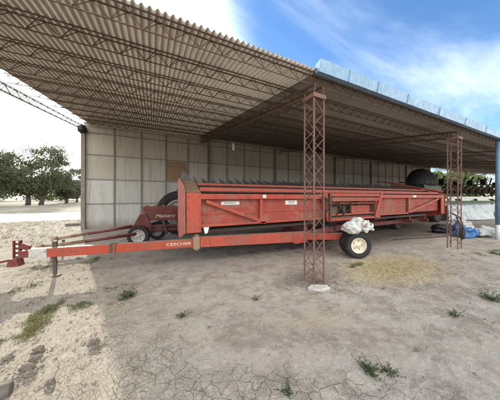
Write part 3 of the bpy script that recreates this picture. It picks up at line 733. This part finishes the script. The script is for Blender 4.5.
# ------------------------------------------------------------------ machines on the right
gc=empty('grain_cart',(16.1,7.0,0),'dark green cart with a black domed cover behind the header','cart')
mb=MB(); mb.prism([(15.6,6.5,1.1),(17.0,6.5,1.1),(17.3,6.5,2.4),(15.3,6.5,2.4)],(0,1.2,0)); mb.build('hopper',M['greendk'],gc,.03)
mb=MB(); n=28; nv=10; vs=[]; fs=[]
for i in range(nv+1):
    a=math.pi/2*i/nv
    for j in range(n):
        b_=2*math.pi*j/n; vs.append((16.3+1.06*math.cos(a)**.8*math.cos(b_),7.1+.75*math.cos(a)**.8*math.sin(b_),2.35+1.15*math.sin(a)))
for i in range(nv):
    for j in range(n): fs.append((i*n+j,i*n+(j+1)%n,(i+1)*n+(j+1)%n,(i+1)*n+j))
fs.append(tuple(range(n))[::-1]); mb.add(vs,fs,True); mb.build('domed_cover',M['black'],gc)
for k in range(-2,3):
    pts=[]
    for i in range(13):
        a=math.pi*i/12; xx=.34*k; rr_=math.sqrt(max(.02,1-(xx/1.06)**2)); pts.append((16.3+xx,7.1-.76*rr_*math.cos(a),2.36+1.15*rr_*abs(math.sin(a))**.9))
    mb=MB(); mb.tube(pts,.022,6); mb.build('hoop',M['darkst'],gc)
mb=MB(); mb.box((15.2,6.42,2.0),(17.4,6.49,2.28)); mb.build('side_rail',M['greendk'],gc)
mb=MB(); mb.bar((15.1,6.7,.95),(17.5,6.7,.95),.12,.3); mb.bar((15.1,7.6,.95),(17.5,7.6,.95),.12,.3); mb.bar((15.3,6.6,.95),(15.3,7.7,.95),.1,.28); mb.build('chassis',M['greendk'],gc)
for s_ in (-1,1): whl((16.3,7.15+s_*.8,.55),(0,s_,0),.56,.4,M['darkst'],gc,.58)
# planter
pn=empty('planter',(22,7.2,0),'dark folded planter with a row of seed units behind the white beam','planter')
P0=Vector((17.6,9.0,0)); P1=Vector((29,7.0,0)); pd=(P1-P0).normalized(); pnm=Vector((pd.y,-pd.x,0))
mb=MB(); mb.bar(P0+Vector((0,0,2.0)),P1+Vector((0,0,2.0)),.18,.18); mb.bar(P0+Vector((0,0,2.75)),P1+Vector((0,0,2.75)),.1,.1); 
for i in range(6):
    q_=P0.lerp(P1,i/5); mb.bar(q_,q_+Vector((0,0,2.0)),.12,.12)
mb.build('toolbar',M['greendk'],pn)
for i in range(13):
    c_=P0.lerp(P1,(i+.5)/13)+pnm*.25
    mb=MB()
    mb.bar(c_+Vector((0,0,1.9)),c_+pnm*.5+Vector((0,0,2.6)),.09,.14)
    mb.bar(c_+pnm*.1+Vector((0,0,2.4)),c_+pnm*.2+pd*.25+Vector((0,0,3.35)),.07,.07)
    zz_=rng.uniform(-.08,.08)
    for (o1,zq,rq) in ((.62,2.15,.2),(.35,2.02,.14)):
        cc_=c_+pnm*o1+Vector((0,0,zq+zz_)); mb.lathe([(-.012,.001),(-.012,rq),(.012,rq),(.012,.001)],cc_,pd,18); mb.lathe([(-.05,.001),(-.05,.05),(.05,.05),(.05,.001)],cc_,pd,10)
    mb.bar(c_+pnm*.1+Vector((0,0,2.5)),c_+pnm*.62+Vector((0,0,2.15+zz_)),.05,.05); mb.bar(c_+pnm*.05+Vector((0,0,3.0)),c_+pnm*.6-pd*.3+Vector((0,0,3.25+zz_)),.04,.04)
    mb.tube([c_+pnm*.3+Vector((0,0,2.75)),c_+pnm*.5+pd*.2+Vector((0,0,2.5)),c_+pnm*.45+pd*.1+Vector((0,0,2.2))],.03,6)
    ru=mb.build('row_unit',M['darkst'],pn)
    if i%2: continue
    mb=MB(); z0=2.6+zz_*2; hw=.14
    mb.prism([c_-pd*hw*.6+Vector((0,0,z0)),c_+pd*hw*.6+Vector((0,0,z0)),c_+pd*hw+Vector((0,0,z0+.5)),c_-pd*hw+Vector((0,0,z0+.5))],pnm*.36); mb.build('seed_hopper',M['black'],ru,.02)
mb=MB(); Q0=Vector((19.0,6.75,1.55)); Q1=Vector((24.6,5.35,1.53)); mb.bar(Q0,Q1,.1,.17); tag(mb.build('marker_beam',M['white'],pn,.01),'white painted beam along the front')
mb=MB(); mb.bar(Q0+Vector((-1.2,.42,-.32)),Q1+Vector((.4,.1,-.32)),.14,.2); mb.bar(Q0+Vector((-1.2,.9,-.32)),P0+Vector((1,0,1.95)),.1,.14); mb.bar(Q1+Vector((0,.4,-.32)),P1+Vector((-3,0,1.95)),.1,.14); mb.build('frame',M['green'],pn)
for (x,y) in ((19.6,8.2),(24.6,7.2),(27.5,7.2)): whl((x,y,.45),(-.2,-.98,0),.46,.28,M['rimgy'],pn,.58)
# white tarp over a low stack
tp=MB(); T0=Vector((17.7,6.25,0)); T1=Vector((21.4,5.15,0)); td=(T1-T0).normalized(); tn=Vector((td.y,-td.x,0)); L_=(T1-T0).length
nu,nv=90,40; vs=[]
for i in range(nu+1):
    for j in range(nv+1):
        s_=i/nu; h_=j/nv
        w_=.10*noise.noise(Vector((s_*6,h_*2.5+s_*2,1)))+.07*noise.noise(Vector((s_*13+h_*3,h_*4,5)))+.03*noise.noise(Vector((s_*30,h_*9,5)))
        if h_<.62: pnt=T0+td*(L_*s_)+tn*(.12+w_-h_*.1)+Vector((0,0,.04+h_/.62*1.03+.02*noise.noise(Vector((s_*6,0,3)))))
        else: pnt=T0+td*(L_*s_)+tn*(.05-(h_-.62)/.38*.9)+Vector((0,0,1.07+.06*math.sin((h_-.62)/.38*math.pi)+w_*.5))
        vs.append(pnt)
fs=[(i*(nv+1)+j,(i+1)*(nv+1)+j,(i+1)*(nv+1)+j+1,i*(nv+1)+j+1) for i in range(nu) for j in range(nv)]
tp.add(vs,fs,True); o=tp.build('white_tarp',M['tarp'],None,loc=T0); md=o.modifiers.new('solid','SOLIDIFY'); md.thickness=.006
tag(o,'white wrinkled tarp draped over a low stack behind the sacks','tarp')
st=MB(); a=T0+td*.1-tn*.42; b_=T1-td*.1-tn*.42; st.bar((a.x,a.y,.5),(b_.x,b_.y,.5),.62,.96)
tag(st.build('pallet_stack',M['wood'],None,.02,loc=a),'low stack of wooden pallets hidden under the white tarp','pallets')
# sacks and bags in the pile
def sack(name,c,r,mat,seed,label,cat='sack',grp='sacks piled by the right columns'):
    mb=MB(); mb.blob(c,r,seed,.3,72,44,1.7,.75)
    crumple(mb,seed,.07,.02,4,12,.045)
    o=mb.build(name,mat,None,loc=(c[0],c[1],0)); return tag(o,label,cat,grp)
sack('plastic_sack',(11.35,3.45,.17),(.42,.34,.21),M['blue'],1,'bright blue plastic sack on the ground beside the lattice column')
sack('plastic_sack',(12.3,3.95,.2),(.24,.2,.24),M['blue'],2,'upright pale blue bag further back in the sack pile')
sack('woven_sack',(13.1,4.15,.22),(.6,.4,.27),M['sackgy'],3,'big grey woven sack lying behind the bright blue one')
sack('woven_sack',(12.25,3.15,.17),(.55,.36,.2),M['sackgy'],4,'flat grey sack nearest the blue pipe post')
sack('woven_sack',(13.9,4.5,.2),(.5,.35,.24),M['sack'],5,'white sack slumped at the back of the pile')
sack('plastic_sack',(11.6,4.3,.16),(.35,.3,.18),M['black'],6,'black plastic bag slumped between the blue bags')
# pipe post
pp=empty('pipe_post',(11.78,2.68,0),'thick blue-grey pipe post with a white painted foot','post')
mb=MB(); mb.tube([(11.78,2.68,.55),(11.78,2.68,3.7)],.085,18); mb.build('pipe',M['pole'],pp)
mb=MB(); mb.tube([(11.78,2.68,-.03),(11.78,2.68,.55)],.088,18); mb.build('painted_foot',M['white'],pp)
# pipes on the ground, hung lances at second column
for k,(a,b_,r_) in enumerate((((8.0,4.3,.04),(10.6,3.75,.04),.024),((8.7,4.8,.04),(10.5,4.15,.04),.02))):
    mb=MB(); mb.tube([a,b_],r_,10); tag(mb.build('steel_pipe',M['darkst'],None,loc=a),['long dark pipe on the ground from header to lattice column','shorter dark pipe lying behind the long one'][k],'pipe','pipes lying by the header')
mb=MB(); c_=(8.62,2.95,0)
mb.tube([(8.7,3.0,1.1),(8.78,2.78,.95),(8.72,2.70,.7),(8.62,2.74,.5),(8.7,2.66,.3)],.02,8); mb.tube([(8.3,2.72,1.0),(8.36,2.62,.7),(8.32,2.66,.4)],.018,8); mb.blob((8.6,2.66,.5),(.06,.05,.16),4,.5)
tag(mb.build('hose_coil',M['hose'],None,loc=c_),'dark hoses hanging tangled on the second lattice column','hose')

# ------------------------------------------------------------------ trees
def tree(loc,h,cr,seed,leaf,label,grp,ntr=1,nleaf=5200,ls=.30,low=.28,name='tree',nclump=46,gap=.55):
    rr=random.Random(seed); loc=Vector(loc); e=empty(name,loc,label,'tree',grp)
    tk=MB(); clumps=[]
    for tn_ in range(ntr):
        b0=loc+Vector((rr.uniform(-.1,.1)+tn_*1.8,0,-.1)); th=h*low*1.15
        p1=b0+Vector((rr.uniform(-.3,.3),0,th)); tk.tube([b0,b0.lerp(p1,.5)+Vector((.06,0,0)),p1],[h*.035,h*.028,h*.024],9)
        for k in range(7):
            a=2*math.pi*(k+rr.random()*.6)/7; e1=p1+Vector((math.cos(a)*cr*.45,math.sin(a)*cr*.45,h*rr.uniform(.1,.32)))
            e2=e1+Vector((math.cos(a+rr.uniform(-.6,.6))*cr*.38,math.sin(a+rr.uniform(-.6,.6))*cr*.38,h*rr.uniform(.02,.22)))
            tk.tube([p1,e1.lerp(p1,.4)+Vector((0,0,.2)),e1,e2],[h*.017,h*.012,h*.008,h*.003],6); clumps+= [(e1,.8),(e2,1.)]
    tk.build('trunk',M['bark'],e)
    cm=MB(); cc_=loc+Vector(((ntr-1)*.9,0,h*(low+1)/2))
    while len(clumps)<nclump:
        d=Vector((rr.gauss(0,1),rr.gauss(0,1),rr.gauss(0,1))).normalized(); k=rr.uniform(.45,1)**.6
        p_=cc_+Vector((d.x*cr*k,d.y*cr*k,d.z*h*(1-low)/2*k*(1 if d.z>0 else .9)))
        clumps.append((p_,rr.uniform(.7,1.15)))
    per=nleaf//len(clumps)
    for (p_,k) in clumps:
        rad=cr*.25*k
        for i in range(per):
            d=Vector((rr.gauss(0,1),rr.gauss(0,1),rr.gauss(0,.62)))*rad*gap
            c_=p_+d; a=Vector((rr.gauss(0,1),rr.gauss(0,1),rr.gauss(0,1))).normalized(); b_=a.orthogonal().normalized()
            s_=ls*rr.uniform(.6,1.3); a*=s_; b_*=s_*.45
            cm.add([c_-a,c_+b_,c_+a,c_-b_],[(0,1,2,3)])
    cm.build('crown',leaf,e)
    return e
G1='trees beyond the yard on the left'
tree((-22.2,55,0),12.6,5.9,11,M['leaf'],'broad dark tree with two trunks across the yard',G1,2,15000,.22,.13,nclump=66,gap=.58)
tree((-29.8,56,0),11.6,5.6,12,M['leaf'],'dark tree cut by the left picture edge',G1,1,11000,.22,.08,nclump=56,gap=.58)
tree((-19.6,66,0),10.6,3.7,13,M['leaf2'],'lighter thin-crowned tree to the right of the two-trunked tree',G1,1,6500,.20,.10,nclump=32)
tree((-20.2,76,0),10.5,3.5,14,M['leaf2'],'small pale tree standing farthest back beside the wall corner',G1,1,5200,.22,.08,nclump=28)
tree((-26.5,90,0),7.0,4.2,15,M['leaf3'],'yellow-green bushy tree behind the thin-crowned tree',G1,1,2600,.3,.1,nclump=24)
tree((-52,105,0),10,9,16,M['leaf2'],'hazy wide tree seen between the dark tree crowns',G1,1,3500,.4,.1,nclump=32)
tree((-38,112,0),7,8,17,M['leaf3'],'low yellowish tree far behind the two trunks',G1,1,3000,.4,.05,nclump=28)
tree((-31,125,0),7.5,7,18,M['leaf2'],'grey-green distant tree to the right of the low yellowish tree',G1,1,3000,.4,.05,nclump=28)
G2='trees beyond the open right end of the shed'
i=0
labs=['bright green tree beyond the cart with the domed cover','yellow-green tree above the left end of the white tarp','leafy tree behind the middle of the planter','green tree behind the right half of the planter','rounded tree left of the blue pipe post','far leafy tree seen past the blue pipe post']
for (x,y,h,c_) in ((41,22,6.5,3.2),(46,19,7.5,3.6),(52,22,7,3.4),(58,19,8,4.),(66,23,8,4.),(78,22,9,5)):
    tree((x,y,0),h,c_,30+i,M['leaf3'],labs[i],G2,1,2200,.34,.12,nclump=26); i+=1

# ------------------------------------------------------------------ small stuff on the ground
def blades(mb,c,n,spread,hgt,wid,rr,lean=.5):
    for i in range(n):
        a=rr.uniform(0,2*math.pi); d=spread*math.sqrt(rr.random()); x=c[0]+math.cos(a)*d; y=c[1]+math.sin(a)*d; z=gh(x,y)-.005
        h=hgt*rr.uniform(.5,1.2); b_=rr.uniform(0,2*math.pi); dx,dy=math.cos(b_)*wid,math.sin(b_)*wid; l=lean*h*rr.uniform(.2,1); e=rr.uniform(0,2*math.pi); ex,ey=math.cos(e)*l,math.sin(e)*l
        mb.add([(x-dx,y-dy,z),(x+dx,y+dy,z),(x+dx*.7+ex*.4,y+dy*.7+ey*.4,z+h*.6),(x+ex,y+ey,z+h),(x-dx*.7+ex*.4,y-dy*.7+ey*.4,z+h*.6)],[(0,1,2,3,4)])
gr=MB(); rr=random.Random(5)
def band(p0,p1,w,n,h):
    for i in range(n):
        s_=rr.gauss(.5,.33); x=p0[0]+(p1[0]-p0[0])*s_+rr.gauss(0,w); y=p0[1]+(p1[1]-p0[1])*s_+rr.gauss(0,w)
        if noise.noise(Vector((x*3.4,y*3.4,4)))<.06+.12*rr.random(): continue
        blades(gr,(x,y),13,.05,h*rr.uniform(.5,1.2),.0035,rr)
band((-1.75,3.60),(-.55,3.95),.19,700,.03); band((-1.75,3.3),(-1.2,3.4),.16,520,.032); band((-2.15,6.1),(-1.2,6.3),.14,240,.05); band((-2.4,4.6),(-1.9,5.0),.15,90,.045)
band((-3.5,6.6),(-1.5,6.4),.2,90,.05); band((8.0,2.15),(9.6,1.9),.14,200,.06); band((4.1,3.1),(4.5,3.15),.05,60,.04)
tag(gr.build('grass',M['grass']),'sparse green grass growing through the dirt',kind='stuff')
dg=MB(); rr=random.Random(9)
for i in range(2600):
    x=rr.uniform(-16,0); y=rr.uniform(9,18)
    if x>-3.4 and y<13.5: continue
    blades(dg,(x,y),5,.08,.08,.006,rr,.9)
tag(dg.build('dry_grass',M['dryg']),'dry pale grass and stalks in the yard beyond the shed',kind='stuff')
def weed(loc,n,size,label,seed,grp='weeds on the dirt floor'):
    rr=random.Random(seed); mb=MB(); x,y=loc; st_=MB()
    e=empty('weed',(x,y,gh(x,y)),label,'weed',grp)
    for i in range(n):
        a=rr.uniform(0,2*math.pi); l=size*rr.uniform(.4,1.); up=rr.uniform(.15,.8); b0=Vector((x+rr.gauss(0,size*.22),y+rr.gauss(0,size*.22),0)); b0.z=gh(b0.x,b0.y)-.004
        tip=b0+Vector((math.cos(a)*l*.8,math.sin(a)*l*.8,l*up)); mid=b0.lerp(tip,.5)+Vector((0,0,l*.14))
        st_.tube([b0,mid,tip],[.0022,.0016,.001],4)
        for k in range(6):
            t_=.25+.75*k/5; p_=b0.lerp(mid,t_*2) if t_<.5 else mid.lerp(tip,t_*2-1)
            aa=rr.uniform(0,2*math.pi); s_=size*rr.uniform(.10,.2); d=Vector((math.cos(aa),math.sin(aa),rr.uniform(-.1,.5)))*s_; w_=Vector((-math.sin(aa),math.cos(aa),rr.uniform(-.3,.3)))*s_*.33
            mb.add([p_,p_+d*.5+w_,p_+d,p_+d*.5-w_],[(0,1,2,3)])
    mb.build('leaves',M['weed'],e); st_.build('stem',M['weed'],e)
weed((-.37,3.72),40,.19,'bushy green weed at the edge of the sunlit ground',1)
weed((.36,2.78),22,.12,'low weed in the shade left of the cracked earth',2)
weed((1.44,2.76),14,.12,'thin weed standing alone left of the lattice column',3)
weed((1.80,1.18),40,.13,'largest sprawling weed in the right foreground',4)
weed((1.95,1.08),24,.10,'smaller weed touching the sprawling one on its right',5)
weed((.98,1.34),14,.09,'tiny weed sprouting at the bottom middle of the ground',6)
weed((3.67,1.22),20,.13,'weed beyond the chaff patch on the right',7)
weed((4.75,1.14),34,.2,'leafy weed by the right picture edge',8)
weed((4.6,.82),20,.16,'low weed nearest the right picture edge',9)
weed((-1.9,7.2),14,.16,'weed beside the ends of the tow poles',10)
# straw / chaff
sw=MB(); rr=random.Random(21)
for i in range(17000):
    a=rr.uniform(0,2*math.pi); d=abs(rr.gauss(0,.6)); x=4.95+math.cos(a)*d*1.6; y=2.65+math.sin(a)*d*.85
    if rr.random()<.08: x=rr.uniform(-.5,7); y=rr.uniform(1,4.2)
    l=rr.uniform(.008,.026); b_=rr.uniform(0,math.pi); wdt=.0028; z=gh(x,y)+.003+rr.uniform(0,.006)
    dx,dy=math.cos(b_)*l,math.sin(b_)*l; ex,ey=-math.sin(b_)*wdt,math.cos(b_)*wdt; t_=rr.uniform(-.004,.004)
    sw.add([(x-dx-ex,y-dy-ey,z-t_),(x+dx-ex,y+dy-ey,z+t_),(x+dx+ex,y+dy+ey,z+t_+.001),(x-dx+ex,y-dy+ey,z-t_+.001)],[(0,1,2,3)])
tag(sw.build('straw',M['straw']),'yellow chaff and straw spilled on the ground by the tyre',kind='stuff')
tw=MB()
for i in range(420):
    a=rr.uniform(0,2*math.pi); d=abs(rr.gauss(0,.38)); x=2.74+math.cos(a)*d*1.25; y=2.78+math.sin(a)*d*.8; l=rr.uniform(.02,.11); b_=rr.uniform(0,2*math.pi); z=gh(x,y)+.004
    tw.tube([(x,y,z),(x+math.cos(b_)*l,y+math.sin(b_)*l,z+rr.uniform(0,.03))],.0022,4)
tag(tw.build('dry_stalks',M['twig']),'dry stalks and litter round the column foot',kind='stuff')
# crumbs of earth
pb=MB(); rr=random.Random(33)
def crumb(mb,x,y,s_,sd,flat=.55,n=7):
    mb.blob((x,y,gh(x,y)+s_*flat*.35),(s_*rr.uniform(.7,1.2),s_*rr.uniform(.7,1.2),s_*flat),sd,.5,n,5,1.7)
for i in range(5200):
    if rr.random()<.45:
        x=rr.uniform(-2.4,.6); y=rr.uniform(.9,7)
        if x+.28*y>.9+rr.gauss(0,.5): continue
    else:
        x=rr.uniform(-1.,7.5); y=rr.uniform(.7,4.4)
        if noise.noise(Vector((x*1.1,y*1.1,2)))<rr.uniform(-.5,.35): continue
    crumb(pb,x,y,rr.choice((.003,.004,.005,.006,.008,.011,.016)),i,.6)
tag(pb.build('pebbles',M['crumb']),'loose crumbs of dry earth scattered on the ground',kind='stuff')
# clods
CL=[(-1.06,2.81,.062,'topmost mud clod of the row in the left foreground'),(-1.03,2.68,.055,'second clod from the top of the row of mud clods'),(-1.04,2.55,.06,'third clod from the top, widest of the row of mud clods'),(-.98,2.46,.05,'lowest clod of the row of mud clods'),(-.57,2.67,.06,'lone knobbly clod on the sunlit ground'),(-.53,2.58,.042,'small clod touching the lone knobbly clod'),(-1.29,2.83,.055,'clod at the left picture edge above the log'),(2.5,1.12,.03,'grey stone in the right foreground'),(.62,2.4,.028,'small stone in the shade'),(3.6,2.1,.025,'stone near the chaff patch'),(-.78,2.27,.04,'low clod right of the log end')]
sc=MB()
for k,(x,y,s_,lab) in enumerate(CL):
    mb=MB(); mb.blob((x,y,gh(x,y)+s_*.25),(s_*.75,s_*.5,s_*.5),k+40,.38,44,28,2.1); mb.blob((x+s_*.5,y-s_*.2,gh(x,y)+s_*.12),(s_*.4,s_*.4,s_*.32),k+80,.38,36,22,2.2); crumple(mb,k,.006,.006,16,45)
    for c_i in range(16):
        a_=rng.uniform(0,6.28); q_=s_*rng.uniform(.7,2.1); cx_,cy_=x+math.cos(a_)*q_,y+math.sin(a_)*q_; r_=s_*rng.uniform(.06,.17); sc.blob((cx_,cy_,gh(cx_,cy_)+r_*.4),(r_,r_*.8,r_*.7),c_i+k,.5,8,6,2.)
    o=mb.build('mud_clod' if 'clod' in lab else 'stone',M['mud'],None,loc=(x,y,gh(x,y))); tag(o,lab,'clod' if 'clod' in lab else 'stone','clods of earth on the ground')
tag(sc.build('soil_crumbs',M['mud']),'small crumbs of dark soil round the clods',kind='stuff')
# log at the left edge
lg=MB(); lg.tube([(-1.75,2.25,.02),(-1.25,2.31,.025),(-1.04,2.33,.025)],[.065,.06,.055],14); tag(lg.build('log',M['wood'],None,loc=(-1.2,2.42,0)),'dark grey log end lying at the bottom left','log')
lg=MB(); lg.tube([(-4.3,14.3,.05),(-3.3,14.45,.07)],[.09,.07],10); tag(lg.build('log',M['wood'],None,loc=(-4.2,14.3,0)),'dark log on the yard beside the wall corner','log')
